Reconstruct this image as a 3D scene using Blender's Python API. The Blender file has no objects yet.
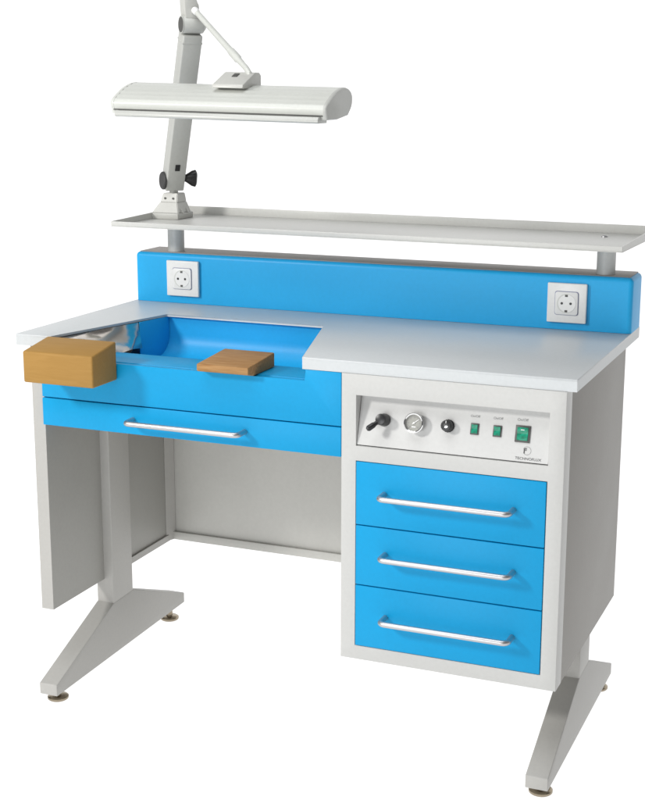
import bpy, bmesh, math, random
from mathutils import Vector, Matrix
random.seed(4)
H0 = 0.825                                   # height of the table top above the floor; shapes are written with the table top at z = 0
sc = bpy.context.scene
col = sc.collection
V = Vector
R = math.radians

# ------------------------------------------------------------------ materials
def mat(name, color, rough=.5, metal=0., var=.03, scale=9., bump=.0, bscale=900., spec=.5, coat=0.):
    m = bpy.data.materials.new(name); m.use_nodes = True
    nt = m.node_tree; n = nt.nodes; l = nt.links
    p = n['Principled BSDF']
    tc = n.new('ShaderNodeTexCoord')
    nz = n.new('ShaderNodeTexNoise'); nz.inputs['Scale'].default_value = scale; nz.inputs['Detail'].default_value = 6
    l.new(tc.outputs['Object'], nz.inputs['Vector'])
    mx = n.new('ShaderNodeMix'); mx.data_type = 'RGBA'
    a = [max(0, c*(1-var)) for c in color]; b = [min(1, c*(1+var)) for c in color]
    mx.inputs['A'].default_value = (*a, 1); mx.inputs['B'].default_value = (*b, 1)
    l.new(nz.outputs['Fac'], mx.inputs['Factor']); l.new(mx.outputs['Result'], p.inputs['Base Color'])
    n2_ = n.new('ShaderNodeTexNoise'); n2_.inputs['Scale'].default_value = 140; n2_.inputs['Detail'].default_value = 4
    l.new(tc.outputs['Object'], n2_.inputs['Vector'])
    m2 = n.new('ShaderNodeMapRange'); m2.inputs['From Min'].default_value = .3; m2.inputs['From Max'].default_value = .7; m2.inputs['To Min'].default_value = .98; m2.inputs['To Max'].default_value = 1.02
    l.new(n2_.outputs['Fac'], m2.inputs['Value'])
    vm_ = n.new('ShaderNodeVectorMath'); vm_.operation = 'SCALE'
    l.new(mx.outputs['Result'], vm_.inputs[0]); l.new(m2.outputs['Result'], vm_.inputs['Scale']); l.new(vm_.outputs['Vector'], p.inputs['Base Color'])
    mr = n.new('ShaderNodeMapRange'); mr.inputs['To Min'].default_value = max(.02, rough-.06); mr.inputs['To Max'].default_value = min(1, rough+.06)
    l.new(nz.outputs['Fac'], mr.inputs['Value']); l.new(mr.outputs['Result'], p.inputs['Roughness'])
    p.inputs['Metallic'].default_value = metal
    p.inputs['Specular IOR Level'].default_value = spec
    p.inputs['Coat Weight'].default_value = coat
    if bump:
        nb = n.new('ShaderNodeTexNoise'); nb.inputs['Scale'].default_value = bscale; nb.inputs['Detail'].default_value = 2
        l.new(tc.outputs['Object'], nb.inputs['Vector'])
        bp = n.new('ShaderNodeBump'); bp.inputs['Strength'].default_value = bump; bp.inputs['Distance'].default_value = .0006
        l.new(nb.outputs['Fac'], bp.inputs['Height']); l.new(bp.outputs['Normal'], p.inputs['Normal'])
    return m

M = {}
M['light'] = mat('light_grey_powder_coat', (.52,.52,.505), .42, bump=.25)
M['panel'] = mat('panel_enamel', (.57,.57,.56), .35, bump=.1)
M['grey'] = mat('shade_grey_powder_coat', (.335,.33,.308), .5, bump=.3, var=.05)  # darker tone carries the shade of the unlit left panel
M['side'] = mat('shaded_side_powder_coat', (.262,.250,.231), .5, bump=.3, var=.05)  # shade of the unlit right side is put into this colour
M['post'] = mat('post_enamel', (.50,.51,.50), .4, bump=.2)
M['leg'] = mat('leg_powder_coat', (.425,.417,.395), .45, bump=.3)
M['back'] = mat('back_panel_powder_coat', (.53,.525,.495), .5, bump=.3, var=.05)
M['top'] = mat('worktop_laminate', (.54,.563,.572), .38, bump=.05)
M['blue'] = mat('blue_lacquer', (.0,.30,.60), .42, bump=.25, var=.06, scale=5, spec=.25)
M['blue_b'] = mat('blue_backboard_lacquer', (.015,.385,.76), .42, bump=.2, var=.06, scale=4, spec=.3)
M['sheen'] = mat('brown_grey_sheen', (.30,.27,.25), .5)
M['white'] = mat('white_plastic', (.78,.78,.77), .3)
M['lampw'] = mat('lamp_white_enamel', (.56,.57,.535), .35, bump=.1)
M['lampg'] = mat('lamp_grey_enamel', (.46,.465,.44), .4, bump=.1)
M['lampb'] = mat('lamp_base_enamel', (.50,.50,.47), .4, bump=.1)
M['shelf'] = mat('shelf_enamel', (.56,.56,.535), .38, bump=.2)
M['tube'] = mat('lamp_cover_acrylic', (.47,.475,.45), .3)
M['black'] = mat('black_plastic', (.012,.012,.013), .32)
M['dark'] = mat('dark_rubber', (.04,.04,.04), .6)
M['dgrey'] = mat('dark_grey_plastic', (.075,.075,.07), .45)
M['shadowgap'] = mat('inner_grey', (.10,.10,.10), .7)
M['alu'] = mat('brushed_aluminium', (.52,.52,.53), .42, metal=1., var=.04, scale=40)
M['chrome'] = mat('chrome', (.82,.82,.82), .10, metal=1.)
M['steel'] = mat('polished_steel', (.58,.54,.50), .12, metal=1., var=.05, bump=.0)
M['brass'] = mat('worn_zinc_steel', (.33,.28,.21), .25, metal=1.)
M['dial'] = mat('gauge_dial', (.33,.33,.30), .5)
M['ink'] = mat('grey_ink', (.26,.26,.26), .6)
M['inkd'] = mat('dark_ink', (.07,.07,.07), .6)
M['socket_g'] = mat('socket_recess', (.62,.63,.60), .45)
M['sock_line'] = mat('socket_blue_line', (.20,.22,.36), .5)

def steel_waves(m):
    nt = m.node_tree; n = nt.nodes; l = nt.links; p = n['Principled BSDF']
    tc = n.new('ShaderNodeTexCoord'); nz = n.new('ShaderNodeTexNoise'); nz.inputs['Scale'].default_value = 14; nz.inputs['Detail'].default_value = 1
    mp = n.new('ShaderNodeMapping'); mp.inputs['Scale'].default_value = (1, .35, 1.6)
    l.new(tc.outputs['Object'], mp.inputs['Vector']); l.new(mp.outputs['Vector'], nz.inputs['Vector'])
    b = n.new('ShaderNodeBump'); b.inputs['Strength'].default_value = .32; b.inputs['Distance'].default_value = .012
    l.new(nz.outputs['Fac'], b.inputs['Height']); l.new(b.outputs['Normal'], p.inputs['Normal'])
steel_waves(M['steel'])

def wood(name, c1, c2):
    m = bpy.data.materials.new(name); m.use_nodes = True
    nt = m.node_tree; n = nt.nodes; l = nt.links; p = n['Principled BSDF']
    tc = n.new('ShaderNodeTexCoord'); mp = n.new('ShaderNodeMapping'); mp.inputs['Scale'].default_value = (3, 30, 30)
    nz = n.new('ShaderNodeTexNoise'); nz.inputs['Scale'].default_value = 6; nz.inputs['Detail'].default_value = 9; nz.inputs['Distortion'].default_value = .6
    cr = n.new('ShaderNodeValToRGB'); cr.color_ramp.elements[0].color = (*c1, 1); cr.color_ramp.elements[1].color = (*c2, 1)
    cr.color_ramp.elements[0].position = .3; cr.color_ramp.elements[1].position = .7
    l.new(tc.outputs['Object'], mp.inputs['Vector']); l.new(mp.outputs['Vector'], nz.inputs['Vector'])
    l.new(nz.outputs['Fac'], cr.inputs['Fac']); l.new(cr.outputs['Color'], p.inputs['Base Color'])
    b = n.new('ShaderNodeBump'); b.inputs['Strength'].default_value = .3; b.inputs['Distance'].default_value = .001
    l.new(nz.outputs['Fac'], b.inputs['Height']); l.new(b.outputs['Normal'], p.inputs['Normal'])
    p.inputs['Roughness'].default_value = .6; p.inputs['Specular IOR Level'].default_value = .25
    return m
M['wood'] = wood('varnished_wood', (.335,.185,.045), (.365,.205,.054))
M['wood2'] = wood('plain_wood', (.30,.15,.05), (.42,.24,.10))

g = bpy.data.materials.new('green_switch'); g.use_nodes = True
p = g.node_tree.nodes['Principled BSDF']; p.inputs['Roughness'].default_value = .3; p.inputs['Specular IOR Level'].default_value = .3
_n = g.node_tree.nodes.new('ShaderNodeTexNoise'); _n.inputs['Scale'].default_value = 160
_c = g.node_tree.nodes.new('ShaderNodeValToRGB'); _c.color_ramp.elements[0].color = (.0,.16,.09,1); _c.color_ramp.elements[1].color = (.0,.30,.175,1)
_c.color_ramp.elements[0].position = .35; _c.color_ramp.elements[1].position = .65
_t = g.node_tree.nodes.new('ShaderNodeTexCoord')
g.node_tree.links.new(_t.outputs['Object'], _n.inputs['Vector']); g.node_tree.links.new(_n.outputs['Fac'], _c.inputs['Fac']); g.node_tree.links.new(_c.outputs['Color'], p.inputs['Base Color'])
M['green'] = g

# ------------------------------------------------------------------ mesh collecting
class MB:
    """collects shapes into one bmesh with several material slots"""
    def __init__(s): s.bm = bmesh.new(); s.mats = []
    def slot(s, m):
        if m not in s.mats: s.mats.append(m)
        return s.mats.index(m)
    def merge(s, b, m):
        k = s.slot(m)
        bmesh.ops.recalc_face_normals(b, faces=b.faces[:])
        vm = {v: s.bm.verts.new(v.co) for v in b.verts}
        for f in b.faces:
            try:
                nf = s.bm.faces.new([vm[v] for v in f.verts]); nf.material_index = k; nf.smooth = True
            except ValueError: pass
        b.free(); return s
    def prism(s, pts, ext, m, bev=0., seg=2):
        """pts: closed 3-D polygon; ext: extrusion vector"""
        b = bmesh.new(); ext = V(ext)
        v0 = [b.verts.new(V(q)) for q in pts]; v1 = [b.verts.new(V(q)+ext) for q in pts]
        b.faces.new(v0); b.faces.new(v1[::-1])
        for i in range(len(pts)):
            j = (i+1) % len(pts); b.faces.new((v0[i], v0[j], v1[j], v1[i]))
        if bev: bmesh.ops.bevel(b, geom=b.edges[:], offset=bev, segments=seg, profile=.5, affect='EDGES', clamp_overlap=True)
        return s.merge(b, m)
    def box(s, x0, x1, y0, y1, z0, z1, m, bev=0., seg=2):
        return s.prism([(x0,y0,z0),(x1,y0,z0),(x1,y1,z0),(x0,y1,z0)], (0,0,z1-z0), m, bev, seg)
    def obox(s, c, ax, half, m, bev=0., seg=2):
        c = V(c); X, Y, Z = [V(a)*h for a, h in zip(ax, half)]
        return s.prism([c-X-Y-Z, c+X-Y-Z, c+X+Y-Z, c-X+Y-Z], 2*Z, m, bev, seg)
    def lathe(s, prof, o, axis, m, n=32, lob=None):
        """prof: (radius, height) list along axis from o"""
        o = V(o); a = V(axis).normalized()
        u = a.orthogonal().normalized(); w = a.cross(u); b = bmesh.new(); rings = []
        for r, h in prof:
            ring = []
            for i in range(n):
                t = 2*math.pi*i/n; rr = r*(lob(t) if lob else 1)
                ring.append(b.verts.new(o + a*h + (u*math.cos(t)+w*math.sin(t))*max(rr, 1e-5)))
            rings.append(ring)
        for q, k in zip(rings, rings[1:]):
            for i in range(n):
                j = (i+1) % n; b.faces.new((q[i], q[j], k[j], k[i]))
        b.faces.new(rings[0][::-1]); b.faces.new(rings[-1])
        return s.merge(b, m)
    def tube(s, pts, r, m, n=16):
        pts = [V(q) for q in pts]; rs = r if isinstance(r, list) else [r]*len(pts)
        b = bmesh.new(); rings = []; u = None
        for i, q in enumerate(pts):
            t = (pts[min(i+1, len(pts)-1)]-pts[max(i-1, 0)]).normalized()
            u = t.orthogonal().normalized() if u is None else (u - t*u.dot(t)).normalized()
            w = t.cross(u)
            rings.append([b.verts.new(q+(u*math.cos(2*math.pi*k/n)+w*math.sin(2*math.pi*k/n))*rs[i]) for k in range(n)])
        for a, c in zip(rings, rings[1:]):
            for k in range(n):
                j = (k+1) % n; b.faces.new((a[k], a[j], c[j], c[k]))
        b.faces.new(rings[0][::-1]); b.faces.new(rings[-1])
        return s.merge(b, m)
    def sheet(s, rows, m):
        """grid of points -> surface"""
        b = bmesh.new(); g_ = [[b.verts.new(V(q)) for q in r] for r in rows]
        for a, c in zip(g_, g_[1:]):
            for i in range(len(a)-1): b.faces.new((a[i], a[i+1], c[i+1], c[i]))
        return s.merge(b, m)
    def build(s, name, parent=None, label=None):
        bm = s.bm; co = [v.co for v in bm.verts]
        lo = V((min(c.x for c in co), min(c.y for c in co), min(c.z for c in co)))
        hi = V((max(c.x for c in co), max(c.y for c in co), max(c.z for c in co)))
        c = (lo+hi)/2
        for v in bm.verts: v.co -= c
        me = bpy.data.meshes.new(name); bm.to_mesh(me); bm.free()
        for m in s.mats: me.materials.append(m)
        me.set_sharp_from_angle(angle=R(38))
        o = bpy.data.objects.new(name, me); col.objects.link(o)
        w = c + V((0, 0, H0)); o['_w'] = list(w)
        if parent is not None:
            o.parent = parent; o.location = w - V(parent['_w'])
        else: o.location = w
        if label: o['label'] = label
        return o

def empty(name, loc, label, cat):
    o = bpy.data.objects.new(name, None); col.objects.link(o)
    o.empty_display_size = .05; o.location = loc; o['_w'] = list(loc); o['label'] = label; o['category'] = cat
    return o

def copy_part(o, shift, kids=True):
    c = o.copy(); col.objects.link(c); c.parent = o.parent; c.location = o.location + V(shift); c['_w'] = list(V(o['_w'])+V(shift))
    if kids:
        for k in [q for q in bpy.data.objects if q.parent == o]:
            d = k.copy(); col.objects.link(d); d.parent = c; d['_w'] = list(V(k['_w'])+V(shift))
    return c

# ------------------------------------------------------------------ setting: added seamless white sweep, self-glowing so no contact shadows show
b = MB()
prof = [(-7., 0.), (3.0, 0.)]
for i in range(1, 13):
    t = math.pi/2*i/12; prof.append((3.0+1.5*math.sin(t), 1.5-1.5*math.cos(t)))
prof.append((4.5, 5.0))
wm = bpy.data.materials.new('glowing_white_sweep'); wm.use_nodes = True
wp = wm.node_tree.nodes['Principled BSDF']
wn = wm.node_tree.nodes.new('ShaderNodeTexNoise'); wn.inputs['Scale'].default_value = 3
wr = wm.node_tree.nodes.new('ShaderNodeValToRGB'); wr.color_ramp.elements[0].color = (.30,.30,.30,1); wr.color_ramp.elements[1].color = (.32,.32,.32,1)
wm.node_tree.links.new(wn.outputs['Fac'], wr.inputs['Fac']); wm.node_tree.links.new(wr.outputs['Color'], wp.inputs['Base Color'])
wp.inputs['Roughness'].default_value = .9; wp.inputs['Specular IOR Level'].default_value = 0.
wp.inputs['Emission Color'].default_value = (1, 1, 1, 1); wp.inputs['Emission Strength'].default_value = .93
b.sheet([[(x, y, z-H0) for (y, z) in prof] for x in (-8., 0., 8.)], wm)
o = b.build('floor'); o['kind'] = 'structure'

# ------------------------------------------------------------------ workbench
bench = empty('workbench', (.6, .3, 0), 'light grey metal laboratory workbench with blue drawers, blue backboard and raised shelf', 'workbench')

# --- table top with a trapezoid cut-out at the front
NA, NB, NC, ND = (.0872, 0.), (.1725, .344), (.5640, .342), (.660, 0.)
t = MB()
t.prism([(x, y, -.005) for x, y in ((0,0), NA, NB, NC, ND, (1.2,0), (1.2,.604), (0,.604))], (0,0,.005), M['top'], .0012)
T = .0237
t.box(.0003, NA[0]-.0003, .0003, .02, -T, -.0046, M['top'])
t.box(ND[0]+.0003, 1.1997, .0003, .02, -T, -.0046, M['top'])
t.box(.0003, .02, .0203, .6037, -T, -.0046, M['top'])
t.box(1.18, 1.1997, .0203, .6037, -T, -.0046, M['top'])
t.box(.0203, 1.1797, .585, .6037, -T, -.0046, M['top'])
top = t.build('tabletop', bench)

# --- recess under the cut-out: blue curved scoop with steel cheeks
b = MB()
pr_ = [(.352, -.0056), (.352, -.045)]
for i in range(1, 10):
    a = math.pi/2*i/9; pr_.append((.352-.05*(1-math.cos(a)), -.045-.05*math.sin(a)))
pr_ += [(.15, -.098), (.135, -.094), (.125, -.075), (.118, -.055), (.112, -.0465)]
b.sheet([[(x, y, z) for y, z in pr_] for x in (.0895, .25, .41, .57, .662)], M['blue_b'])
b.box(.0895, .6615, .0195, .112, -.052, -.0465, M['blue'], .001)
b.prism([(.1535,.251,-.0056),(.1735,.3505,-.0056),(.1755,.3505,-.0056),(.1555,.251,-.0056)], (0,0,-.0922), M['blue_b'], .0006)
scoop = b.build('scoop', bench)
b = MB(); rows = []
for iy in range(13):
    t_ = iy/12; l_ = V((.0886,.0205,-.0058)).lerp(V((.1528,.2495,-.0058)), t_); r_ = V((.1950,.0205,-.0400)).lerp(V((.1620,.2495,-.0620)), t_)
    rows.append([(l_.x+(r_.x-l_.x)*q, l_.y+(r_.y-l_.y)*q, l_.z+(r_.z-l_.z)*q**(1.25-.55*t_)+.0016*math.sin(11*t_+6*q)*min(1,4*q)) for q in [k/10 for k in range(11)]])
b.sheet(rows, M['steel']); b.build('steel_chute', bench)
b = MB(); b.prism([(.6612,.0205,-.0056),(.5640,.3425,-.0056),(.5660,.3425,-.0056),(.6632,.0205,-.0056)], (-.004,0,-.085), M['steel'], .0006)
b.build('cheek_plate', bench)

# --- blue apron above the pencil drawer
b = MB(); b.prism([(x, .0005, z) for x, z in ((.0590,-.1312),(.7420,-.1312),(.7420,-.0243),(.6660,-.0243),(.6660,-.0478),(.0868,-.0478),(.0868,-.0243),(.0590,-.0243))], (0,.0175,0), M['blue'], .0012)
b.build('apron_panel', bench)

HR = .0056
def handle(x0, x1, z, ymount, proj, parent):
    h = MB(); rb = .011; yb = ymount-proj; dz = .004
    pts = [V((x0, ymount, z-dz))]
    def arc(cx, a0, a1):
        for i in range(7):
            a = a0+(a1-a0)*i/6; pts.append(V((cx+rb*math.cos(a), yb+rb+rb*math.sin(a), z)))
    arc(x0+rb, math.pi, 1.5*math.pi); arc(x1-rb, 1.5*math.pi, 2*math.pi)
    pts.append(V((x1, ymount, z-dz))); pts[0].z = pts[-1].z = z
    h.tube(pts, HR, M['alu'], 20)
    return h.build('handle', parent)

# --- thin blue drawer under the apron
b = MB()
b.box(.0590, .7420, .0000, .018, -.1925, -.1334, M['blue'], .0012)
b.box(.085, .720, .0185, .46, -.183, -.142, M['grey'])
d0 = b.build('drawer', bench, 'wide thin blue drawer under the apron')
handle(.279, .535, -.1615, .0, .036, d0)

# --- cabinet: face frame with openings, sheet sides
c0, c1, yf, zc, zt = .7438, 1.1825, -.0025, -.606, -T-.0005
dx0, dx1 = .7743, 1.1521
dz = (-.1955, -.3246, -.4482, -.5770)
xs = [c0, dx0, dx1, c1]; zs = [zc, dz[3], dz[0], -.1655, -.0655, zt]
bm = bmesh.new(); gv = {}
def gp(i, j):
    if (i, j) not in gv: gv[i, j] = bm.verts.new((xs[i], yf, zs[j]))
    return gv[i, j]
for i in range(3):
    for j in range(5):
        if i == 1 and j in (1, 3): continue
        bm.faces.new((gp(i,j), gp(i+1,j), gp(i+1,j+1), gp(i,j+1)))
ret = bmesh.ops.extrude_face_region(bm, geom=bm.faces[:])
mv = [e for e in ret['geom'] if isinstance(e, bmesh.types.BMVert)]
bmesh.ops.translate(bm, verts=mv, vec=(0, .045, 0))
edges = [e for e in bm.edges if all(abs(v.co.y-yf) < 1e-6 for v in e.verts) and len(e.link_faces) == 2 and abs(e.link_faces[0].normal.dot(e.link_faces[1].normal)) < .2]
bm.normal_update()
edges = [e for e in bm.edges if all(abs(v.co.y-yf) < 1e-6 for v in e.verts) and len(e.link_faces) == 2 and abs(e.link_faces[0].normal.dot(e.link_faces[1].normal)) < .2]
bmesh.ops.bevel(bm, geom=edges, offset=.0012, segments=2, profile=.5, affect='EDGES')
b = MB(); b.merge(bm, M['light'])
ys = yf+.0452
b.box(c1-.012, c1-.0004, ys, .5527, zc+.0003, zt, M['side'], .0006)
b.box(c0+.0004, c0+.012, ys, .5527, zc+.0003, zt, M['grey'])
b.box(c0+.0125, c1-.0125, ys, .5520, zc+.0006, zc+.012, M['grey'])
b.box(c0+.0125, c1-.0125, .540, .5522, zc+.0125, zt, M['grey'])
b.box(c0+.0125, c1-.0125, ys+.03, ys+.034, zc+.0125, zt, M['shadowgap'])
cab = b.build('cabinet', bench)

for i in range(3):
    z1, z0 = dz[i], dz[i+1]
    b = MB(); b.box(dx0+.0012, dx1-.0012, -.0036, .016, z0+(.0011 if i < 2 else .0012), z1-.0011, M['blue'], .0012)
    b.box(dx0+.012, dx1-.012, .0165, .40, z0+.012, z1-.02, M['grey'])
    d = b.build('drawer', bench)
    hx = (.8340, .8370, .8390)[i]
    handle(hx, hx+.2565, (-.2565, -.3785, -.5085)[i], -.0036, .036, d)

# --- slanted control panel
PO = V((0, 0, -.165)); PU = V((0, .2631, .9648)).normalized(); PN = V((0, -PU.z, PU.y))
def on(x, up, out=0.): return V((x, 0, 0)) + PO + PU*up + PN*out
up = lambda z: (z+.165)/PU.z
b = MB()
b.prism([on(dx0+.0010, .0017), on(dx1-.0010, .0017), on(dx1-.0010, .106), on(dx0+.0010, .106)], -PN*.0015, M['panel'])
b.prism([on(dx0+.0002, 0., -.002), on(dx1-.0002, 0., -.002), on(dx1-.0002, .11, -.002), on(dx0+.0002, .11, -.002)], -PN*.001, M['dark'])
cp = b.build('control_panel', bench)
# valve with lever
b = MB(); u0 = up(-.1132)
b.lathe([(.0125,0),(.0125,.006),(.0115,.010),(.0112,.022),(.0095,.026),(.004,.027)], on(.8266,u0), PN, M['black'], 36)
ld = (V((-.0165,0,0)) + PU*-.0165 + PN*.012)
s0 = on(.8266,u0,.018)+ld.normalized()*.006
b.tube([s0, s0+ld*.35, s0+ld*.5, s0+ld*.95, s0+ld*1.08], [.0044,.0042,.0056,.0058,.0035], M['black'], 18)
b.build('valve_lever', cp)
# pressure gauge
b = MB(); u0 = up(-.1135)
b.lathe([(.0185,0),(.0185,.010),(.0196,.012),(.0196,.016),(.0180,.0175),(.0160,.0165),(.0158,.0125)], on(.8908,u0), PN, M['chrome'], 48)
b.lathe([(.0159,0),(.0159,.0005)], on(.8908,u0,.0128), PN, M['dial'], 40)
for k in range(19):
    a = R(225-k*15); w = V((math.cos(a),0,0))+PU*math.sin(a); tt = w.cross(PN)
    r0 = .0113 if k % 3 else .0098
    b.obox(on(.8908,u0,.0136)+w*(r0+.0142)/2, (w, tt, PN), ((.0142-r0)/2, .00035 if k % 3 else .0006, .0002), M['ink'])
a = R(38); w = V((math.cos(a),0,0))+PU*math.sin(a); tt = w.cross(PN)
b.obox(on(.8908,u0,.0143)+w*.004, (w, tt, PN), (.008,.0007,.0002), M['white'])
b.lathe([(.002,0),(.0018,.0015)], on(.8908,u0,.0138), PN, M['white'], 16)
b.obox(on(.8908,u0-.0075,.0136), (V((1,0,0)),PU,PN), (.004,.0011,.0002), M['white'])
b.build('pressure_gauge', cp)
# round dial knob
b = MB(); u0 = up(-.1127)
b.lathe([(.0122,0),(.0122,.003),(.0108,.004),(.0104,.016),(.009,.0178),(.0045,.0182)], on(.9549,u0), PN, M['black'], 48, lob=lambda t: 1+.03*math.cos(16*t))
b.lathe([(.0046,0),(.0044,.0006),(.001,.0010)], on(.9549,u0,.0180), PN, M['chrome'], 24)
b.obox(on(.9549,u0+.0068,.0183), (V((1,0,0)),PU,PN), (.0006,.0022,.0004), M['white'])
b.build('dial_knob', cp)
# rocker switches
def switch(x, z, w, h):
    b = MB(); u0 = up(z)
    c = on(x, u0)
    b.obox(c+PN*.0012, (V((1,0,0)),PU,PN), (w/2,h/2,.0012), M['dgrey'], .0007)
    iw, ih = w/2-.0022*(w/.016), h/2-.0026*(h/.022)
    q = [c+V((-iw,0,0))-PU*ih+PN*.0042, c+V((-iw,0,0))+PU*.0+PN*.0030, c+V((-iw,0,0))+PU*ih+PN*.0052, c+V((-iw,0,0))+PU*ih+PN*.0015, c+V((-iw,0,0))-PU*ih+PN*.0015]
    b.prism(q, (2*iw,0,0), M['green'], .0003)
    if w > .02:
        b.obox(c+PU*ih*.62+PN*.0049, (V((1,0,0)),(PU+PN*.22).normalized(),(PN-PU*.22).normalized()), (.0035,.0007,.0003), M['white'])
    return b.build('switch', cp)
switch(1.0067, -.1135, .0160, .0215); switch(1.0506, -.1134, .0165, .0215)
switch(1.0993, -.1140, .0285, .0315)
# lettering
def text(s, x, z, h, m, parent, name, align='CENTER', stretch=1.):
    cu = bpy.data.curves.new(name, 'FONT'); cu.body = s; cu.size = h; cu.align_x = align; cu.align_y = 'CENTER'; cu.extrude = .00012
    to = bpy.data.objects.new(name, cu); col.objects.link(to)
    dg = bpy.context.evaluated_depsgraph_get()
    me = bpy.data.meshes.new_from_object(to.evaluated_get(dg))
    bpy.data.objects.remove(to); bpy.data.curves.remove(cu)
    me.materials.clear(); me.materials.append(m)
    for v in me.vertices: v.co.x *= stretch
    me.transform(Matrix(((1,0,0,0),(0,PU.y,PN.y,0),(0,PU.z,PN.z,0),(0,0,0,1))))
    o = bpy.data.objects.new(name, me); col.objects.link(o)
    w = on(x, up(z), .0003)+V((0,0,H0)); o['_w'] = list(w); o.parent = parent; o.location = w-V(parent['_w'])
    return o
text('On/Off', 1.0056, -.0905, .0062, M['ink'], cp, 'lettering')
text('On/Off', 1.0500, -.0905, .0062, M['ink'], cp, 'lettering')
text('On/Off', 1.0968, -.0890, .0070, M['ink'], cp, 'lettering')
text('TECHNOFLUX', 1.1135, -.1577, .0068, M['inkd'], cp, 'lettering', stretch=1.12)
b = MB(); lc = on(1.1101, up(-.1432), .0003)
for k in range(28):
    a0 = R(-150+k*11); a1 = R(-150+(k+1)*11); r0, r1 = .0072, .00775
    q = [lc+V((r*math.cos(a),0,0))+PU*r*math.sin(a) for r, a in ((r0,a0),(r1,a0),(r1,a1),(r0,a1))]
    b.prism(q, PN*.0002, M['ink'])
for x, z, w, h in ((-.0052,-.0012,.0010,.0040), (-.0030,.0036,.0024,.0009), (-.0022,.0008,.0014,.0006)):
    b.obox(lc+V((x,0,0))+PU*z+PN*.0001, (V((1,0,0)),PU,PN), (w,h,.0002), M['inkd'])
b.build('logo', cp)

# --- left side panel, back panel
b = MB()
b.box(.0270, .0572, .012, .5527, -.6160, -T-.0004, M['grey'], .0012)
b.box(.0274, .0568, .0112, .0125, -.6155, -T-.0006, M['leg'])
b.box(.0573, .0620, .330, .5440, -.6156, -.600, M['leg'])
sp = b.build('side_panel', bench)
b = MB(); b.prism([(.0574,.522,-.6150),(.0585,.522,-.6150),(.0690,.5515,-.6150),(.0574,.5515,-.6150)], (0,0,.585), M['leg'])
b.build('corner_strip', sp)
b = MB()
b.box(.0574, c0-.0004, .5529, .5680, -.6158, -T-.0006, M['back'], .0008)
b.box(.0640, c0-.0006, .5445, .5527, -.6153, -.5950, M['back'], .0015)
b.build('back_panel', bench)

# --- legs: post + long triangular foot
def leg(x0, x1, lift, ztop, y1):
    b = MB(); k0, k1, kz = -.8023, -.7765, -.6720
    pts = [(x0,-.025,k0),(x0,-.025,k1),(x0,.224,kz),(x0,.3145,kz+.003),(x0,y1,k1+lift),(x0,y1,k0+lift)]
    b.prism(pts, (x1-x0,0,0), M['leg'], .0018, 3)
    b.box(x0+.0006, x1-.0006, .2246, .3139, kz-.008, ztop, M['leg'], .0018, 3)
    o = b.build('leg', bench)
    for y, zb in ((.012, k0), (y1-.04, k0+lift*.93)):
        b = MB(); fl = -H0; cx = (x0+x1)/2
        b.lathe([(.0215,0),(.0235,.002),(.0235,.006),(.020,.0085),(.009,.0095),(.008,.0105),(.008,zb-fl+.004)], (cx,y,fl), (0,0,1), M['brass'], 28)
        b.build('leveling_foot', o)
    return o
leg(.0360, .0807, .012, -.0245, .568)
leg(1.1360, 1.1808, 0., -.598, .5725)

# --- backboard; the reflection on its top is painted as a thin grey cap
b = MB()
bb = bmesh.new()
bmesh.ops.create_cube(bb, size=1.)
for v in bb.verts: v.co = V((.0055 if v.co.x < 0 else 1.2005, .498 if v.co.y < 0 else .604, .0004 if v.co.z < 0 else .1185))
be = [e for e in bb.edges if not all(v.co.z < .01 for v in e.verts)]
bmesh.ops.bevel(bb, geom=be, offset=.010, segments=5, profile=.5, affect='EDGES')
b.merge(bb, M['blue_b'])
board = b.build('backboard', bench)
b = MB(); b.box(.014, 1.192, .5075, .6010, .1180, .1200, M['sheen'], .0008); b.build('sheen_strip', board)

def socket(x0, x1, z0, z1):
    b = MB(); y = .4979; cx, cz = (x0+x1)/2, (z0+z1)/2
    b.box(x0, x1, y-.009, y, z0, z1, M['white'], .0022, 3)
    o = b.build('socket', board)
    b = MB(); h = .0245; f = y-.009
    def rr(h_, cr=.005):
        pts = []
        for sx, sz, a0 in ((1,1,0),(-1,1,90),(-1,-1,180),(1,-1,270)):
            for k in range(5):
                a = R(a0+k*22.5); pts.append((cx+sx*(h_-cr)+cr*math.cos(a), cz+sz*(h_-cr)+cr*math.sin(a)))
        return pts
    b.prism([(x, f-.0003, z) for x, z in rr(h+.0012)], (0,-.0004,0), M['sock_line'])
    b.prism([(x, f-.0004, z) for x, z in rr(h)], (0,-.0028,0), M['white'], .0005)
    b.lathe([(.0205,0),(.0205,.0006),(.0190,.0007)], (cx,f-.0030,cz), (0,-1,0), M['socket_g'], 40)
    b.lathe([(.0188,0),(.0188,.0004)], (cx+.0018,f-.0036,cz), (0,-1,0), M['white'], 40)
    for dx, dz_ in ((-.0095,0),(.0095,0)): b.lathe([(.0028,0),(.0028,.0004)], (cx+dx,f-.0040,cz+dz_), (0,-1,0), M['black'], 16)
    for s in (1,-1): b.box(cx-.003, cx+.003, f-.0046, f-.0040, cz+s*.0165-.0022, cz+s*.0165+.0022, M['dgrey'], .0002)
    b.build('socket_insert', o)
socket(.0945, .1795, .0185, .1030)
socket(1.0205, 1.1055, .0165, .1015)

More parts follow.
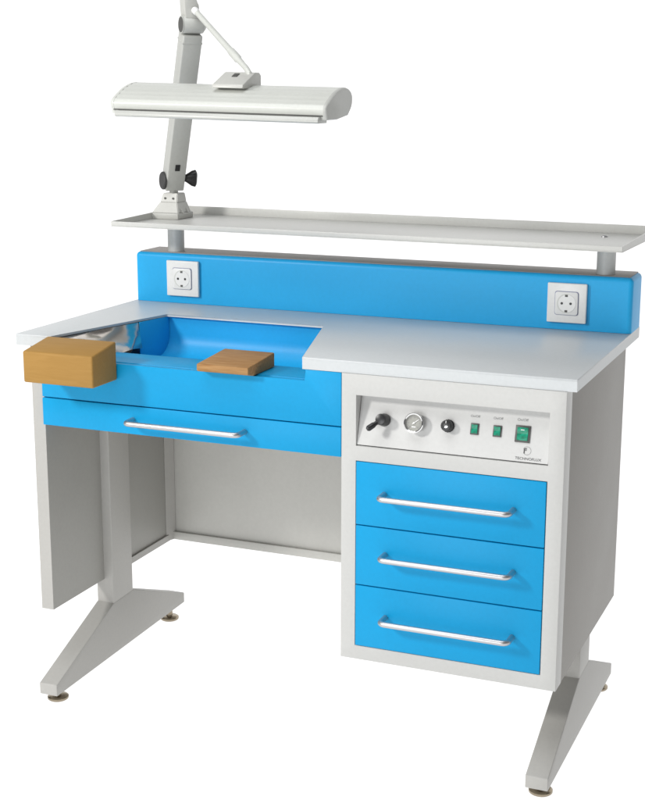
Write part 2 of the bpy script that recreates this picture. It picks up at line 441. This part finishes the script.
# --- raised tray shelf on two posts, turned a hair to the right like in the photo
for x in (.0975, 1.1345):
    b = MB(); b.lathe([(.0200,0),(.0200,.0685)], (x,.535,.1197), (0,0,1), M['post'], 40); b.build('shelf_post', bench)
S0 = V((.0035, .3935, .1885)); ang = -.033
SX = V((math.cos(ang), math.sin(ang), 0)); SY = V((-math.sin(ang), math.cos(ang), 0)); SZ = V((0,0,1))
SL, SD, LF, LB = 1.199, .338, .0122, .0215
def spt(a, c, z): return S0+SX*a+SY*c+SZ*z
b = MB()
b.prism([spt(0,0,0), spt(SL,0,0), spt(SL,SD,0), spt(0,SD,0)], SZ*.0016, M['shelf'], .0004)
b.prism([spt(0,0,.0017), spt(SL,0,.0017), spt(SL,.0022,.0017), spt(0,.0022,.0017)], SZ*(LF-.0017), M['shelf'], .0008)
b.prism([spt(0,SD-.0022,.0017), spt(SL,SD-.0022,.0017), spt(SL,SD,.0017), spt(0,SD,.0017)], SZ*(LB-.0017), M['shelf'], .0008)
for a0 in (0, SL-.0022):
    b.prism([spt(a0,.0023,.0017), spt(a0,SD-.0023,.0017), spt(a0,SD-.0023,LB), spt(a0,.0023,LF)], SX*.0022, M['shelf'])
shelf = b.build('shelf', bench)
b = MB(); b.lathe([(.0075,0),(.0072,.0018),(.005,.0034),(.001,.0040)], (1.1130,.612,.1902), (0,0,1), M['alu'], 20); b.build('screw', shelf)

# --- wooden arm rest and bench pin
b = MB()
b.prism([(.0800,-.0006,.0008),(.0800,-.0950,-.0150),(.0800,-.0950,-.0800),(.0800,-.0006,-.0800)], (.1650,0,0), M['wood'], .004, 3)
b.build('armrest', bench)
b = MB()
b.prism([(.4430,.098,-.0160),(.4430,-.028,-.0250),(.4430,-.028,-.0400),(.4430,.0,-.0462),(.4430,.098,-.0462)], (.1140,0,0), M['wood2'], .003, 2)
b.build('bench_pin', bench)

# ------------------------------------------------------------------ desk lamp
lamp = empty('desk_lamp', (.045, .615, H0+.1905), 'white swing arm lamp with long fluted head, standing on the left end of the shelf', 'lamp')
J0 = V((.0580,.600,.2830)); J1 = V((.1680,.503,.6450))
n2 = V((.735,-.678,0)).normalized(); pv = V((.678,.735,0)).normalized()
# base bracket
b = MB(); cx, cy = .0440, .6130
b.box(cx-.0405, cx+.0390, cy-.040, cy+.040, .1903, .2050, M['lampb'], .002)
def frus(z0, z1, h0, h1, m, o0=0., o1=.006):
    bb = bmesh.new()
    lo = [bb.verts.new((cx+o0+sx*h0[0], cy+sy*h0[1], z0)) for sx, sy in ((-1,-1),(1,-1),(1,1),(-1,1))]
    hi = [bb.verts.new((cx+o1+sx*h1[0], cy+sy*h1[1], z1)) for sx, sy in ((-1,-1),(1,-1),(1,1),(-1,1))]
    bb.faces.new(lo); bb.faces.new(hi)
    for i in range(4):
        j = (i+1) % 4; bb.faces.new((lo[i], lo[j], hi[j], hi[i]))
    bmesh.ops.bevel(bb, geom=bb.edges[:], offset=.0015, segments=2, affect='EDGES')
    b.merge(bb, m)
frus(.2046, .2310, (.0365,.0340), (.0236,.0245), M['lampb'])
frus(.2300, .2520, (.0236,.0245), (.0200,.0190), M['lampb'], .006, .008)
b.lathe([(.011,0),(.010,.012),(.010,.030)], (cx+.010, cy-.004, .2495), (0,0,1), M['lampb'], 24)
for dx in (-.010, .012): b.lathe([(.0026,0),(.0026,.0008)], (cx+.006+dx, cy-.0235, .2400), (0,-1,0), M['dgrey'], 14)
for dy in (-.016, .012): b.prism([(cx+.022,cy+dy,.2100),(cx+.041,cy+dy,.2048),(cx+.026,cy+dy,.2300)], (0,.005,0), M['lampb'])
b.build('base', lamp)
# lower arm
ax = (J1-J0).normalized(); fr = (n2-ax*n2.dot(ax)).normalized(); sd = ax.cross(fr)
b = MB()
a0 = J0-ax*.020; a1 = J1-ax*.020
b.obox((a0+a1)/2, (sd, fr, ax), (.0235,.0190,(a1-a0).length/2), M['lampg'], .0035, 3)
b.obox(a1-ax*.018, (sd, fr, ax), (.0241,.0196,.0022), M['lampg'], .001)
arm = b.build('lower_arm', lamp)
b = MB(); b.obox(J0+ax*.042+fr*.0196, (sd, fr, ax), (.0060,.0012,.0080), M['black'], .0006); b.build('badge', arm)
so = sd if sd.dot(V((1,0,0))) > 0 else -sd
b = MB(); b.lathe([(.0215,0),(.0215,.004),(.019,.0065)], J0-so*.0236, -so, M['dark'], 36); b.build('pivot_cap', arm)
b = MB()
b.lathe([(.008,0),(.008,.006),(.010,.010),(.0175,.022),(.0195,.030),(.016,.033),(.004,.034)], J0+so*.0230+ax*.006, so, M['black'], 60, lob=lambda t: 1+.16*math.cos(3*t+.6))
b.build('clamp_knob', arm)
# elbow drum
b = MB()
b.lathe([(.0185,0),(.0200,.002),(.0200,.044),(.0190,.050),(.0120,.056)], J1-so*.0250, so, M['lampg'], 40)
b.lathe([(.0196,0),(.0196,.0012),(.0176,.0013)], J1-so*.0252, -so, M['lampg'], 40)
b.lathe([(.0174,0),(.0172,.0006)], J1-so*.0263, -so, M['dgrey'], 40)
b.build('elbow', lamp)
# upper bracket rising out of the elbow
b = MB()
u1 = V((-.10,.06,1.)).normalized(); f1 = (n2-u1*n2.dot(u1)).normalized(); s1 = u1.cross(f1)
q0 = J1-f1*.017+u1*.012-so*.002
pts = [q0-so*.0175, q0+so*.017, q0+so*.017+u1*.030, q0+so*.010+u1*.042, q0+so*.0+u1*.075, q0-so*.0175+u1*.075]
b.prism(pts, f1*.034, M['lampb'], .002)
b.build('upper_bracket', lamp)
# thin upper arm
E0 = V((.184,.492,.6745)); E1 = V((.4090,.300,.5400))
d = (E1-E0); L = d.length; dn = d.normalized()
b = MB()
b.lathe([(.0080,0),(.0085,.002),(.0080,.012),(.0066,.018)], E0-dn*.006, dn, M['white'], 20)
pts = []; rs = []
for s_, r_ in ((0,.0064),(.30,.0066),(.60,.0070),(.66,.0074),(.69,.0088),(.80,.0090),(.82,.0070),(.90,.0062),(.95,.0062)):
    pts.append(E0+d*s_); rs.append(r_)
pts += [E1+V((.001,-.001,-.004)), E1+V((.002,-.002,-.014))]; rs += [.0062,.0062]
b.tube(pts, rs, M['lampw'], 20)
b.build('upper_arm', lamp)
# head
def smooth(pts, n=5):
    out = []; k = len(pts)
    for i in range(k-1):
        p0, p1, p2, p3 = pts[max(i-1,0)], pts[i], pts[i+1], pts[min(i+2,k-1)]
        for j in range(n):
            t = j/n
            out.append(tuple(.5*((2*p1[c])+(-p0[c]+p2[c])*t+(2*p0[c]-5*p1[c]+4*p2[c]-p3[c])*t*t+(-p0[c]+3*p1[c]-3*p2[c]+p3[c])*t**3) for c in (0,1)))
    out.append(pts[-1]); return out
HP = smooth([(.2075,.4525),(.2050,.4700),(.2297,.4860),(.2627,.5003),(.3009,.5083),(.3311,.5035),(.3471,.4915),(.3446,.4708),(.3233,.4515)], 6) + [(.2632,.4440),(.2100,.4440)]
XL, XR, SLOPE = .128, .622, -.0185
def hz(x): return (x-XR)*SLOPE
def ring(x, prof_, s=1., grow=0.):
    cy_ = .275; cz_ = .475
    return [(x, cy_+(y-cy_)*s, cz_+(z-cz_)*s+hz(x)) for y, z in prof_]
HPf = []
for i, (y, z) in enumerate(HP):                       # flutes along the upper front
    k = .0009 if (i % 3 == 0 and 3 < i < 30) else 0
    HPf.append((y+k*.5, z-k))
b = MB(); bb = bmesh.new()
rings = [[bb.verts.new(q) for q in ring(x, HPf, s)] for x, s in ((XL+.006,1.),(XR-.004,1.))]
for a_, c_ in zip(rings, rings[1:]):
    for i in range(len(a_)):
        j = (i+1) % len(a_); bb.faces.new((a_[i], a_[j], c_[j], c_[i]))
bb.faces.new(rings[0]); bb.faces.new(rings[-1][::-1])
b.merge(bb, M['lampw'])
head = b.build('lamp_head', lamp)
def end_cap(xa, xb, m):
    b = MB(); bb = bmesh.new(); st = (xb-xa)
    rr_ = [[bb.verts.new(q) for q in ring(xa+st*f_, HP, s)] for f_, s in ((0,1.004),(.45,1.004),(.8,.985),(1.,.94))]
    for a_, c_ in zip(rr_, rr_[1:]):
        for i in range(len(a_)):
            j = (i+1) % len(a_); bb.faces.new((a_[i], a_[j], c_[j], c_[i]))
    bb.faces.new(rr_[0]); bb.faces.new(rr_[-1][::-1])
    b.merge(bb, m); return b.build('end_cap', head)
end_cap(XR-.0039, XR+.004, M['lampg']); end_cap(XL+.0059, XL-.003, M['lampw'])  # right cap takes the greyer enamel, its shade painted in
# lower light cover lip, a dark joint above it
b = MB()
lip = [(.1920,.4440),(.1920,.4400),(.1960,.4375),(.2400,.4375),(.2400,.4436),(.2150,.4436),(.2080,.4505),(.1960,.4505)]
b.prism([(XL+.014, y, z+hz(XL)) for y, z in lip], (XR-XL-.024, 0, hz(XR)-hz(XL)), M['tube'], .0012)
b.build('light_cover', head)
b = MB(); b.prism([(XL+.004, y, z+hz(XL)) for y, z in ((.2062,.4510),(.2062,.4538),(.2200,.4538),(.2200,.4510))], (XR-XL-.010, 0, hz(XR)-hz(XL)), M['dgrey'])
b.build('joint_strip', head)
# mount on top of the head
b = MB()
z0 = .5010; mp = [(.240,z0+.003),(.243,.5115),(.303,.5365),(.325,.5365),(.333,.530),(.333,z0)]
b.prism([(.350, y, z+.003) for y, z in mp], (.072, 0, -.0013), M['lampb'], .0025)
mount = b.build('arm_mount', head)
b = MB(); b.obox((.384,.287,.5325), (V((1,0,-.018)).normalized(),V((0,.923,.385)),V((.018,-.385,.923)).normalized()), (.0062,.0085,.0010), M['dgrey'], .0004); b.build('screw_cover', mount)

# ------------------------------------------------------------------ light
w = bpy.data.worlds.new('World'); sc.world = w; w.use_nodes = True
w.node_tree.nodes['Background'].inputs['Color'].default_value = (1,1,1,1); w.node_tree.nodes['Background'].inputs['Strength'].default_value = .16
def area(name, loc, target, size, power, color=(1,1,1)):
    l = bpy.data.lights.new(name, 'AREA'); l.shape = 'DISK'; l.size = size; l.energy = power; l.color = color
    o = bpy.data.objects.new(name, l); col.objects.link(o); o.location = loc
    o.rotation_euler = (V(target)-V(loc)).to_track_quat('-Z','Y').to_euler(); return o
area('key_light', (-1.6,-2.7,2.5), (.6,.1,.5), .6, 92, (1,.985,.96))
area('front_fill', (.2,-4.2,.75), (.6,.1,.4), 1.8, 52, (.97,.985,1))
area('overhead_fill', (.3,-.9,3.6), (.6,.2,.6), 2.4, 55, (.97,.985,1))  # lamp added from above to brighten the upward faces

# ------------------------------------------------------------------ camera
cd = bpy.data.cameras.new('Camera'); cam = bpy.data.objects.new('Camera', cd); col.objects.link(cam); sc.camera = cam
cd.sensor_fit = 'HORIZONTAL'; cd.sensor_width = 36.; cd.lens = 36*1418.891/645; cd.clip_start = .05; cd.clip_end = 100
yaw, pitch, roll = .3958, -.2246, .001
F = V((-math.sin(yaw)*math.cos(pitch), math.cos(yaw)*math.cos(pitch), math.sin(pitch)))
Rt = V((math.cos(yaw), math.sin(yaw), 0)); Up = Rt.cross(F)
R2 = Rt*math.cos(roll)+Up*math.sin(roll); U2 = Up*math.cos(roll)-Rt*math.sin(roll)
mw = Matrix((R2, U2, -F)).transposed().to_4x4(); mw.translation = V((1.7384,-2.4777,.5317+H0)); cam.matrix_world = mw

for o in bpy.data.objects:
    if '_w' in o: del o['_w']
vs = sc.view_settings; vs.view_transform = 'Standard'; vs.look = 'None'; vs.exposure = 0; vs.gamma = 1
sc.render.engine = 'CYCLES'; sc.cycles.max_bounces = 8
sc.render.resolution_x = 826; sc.render.resolution_y = 1024
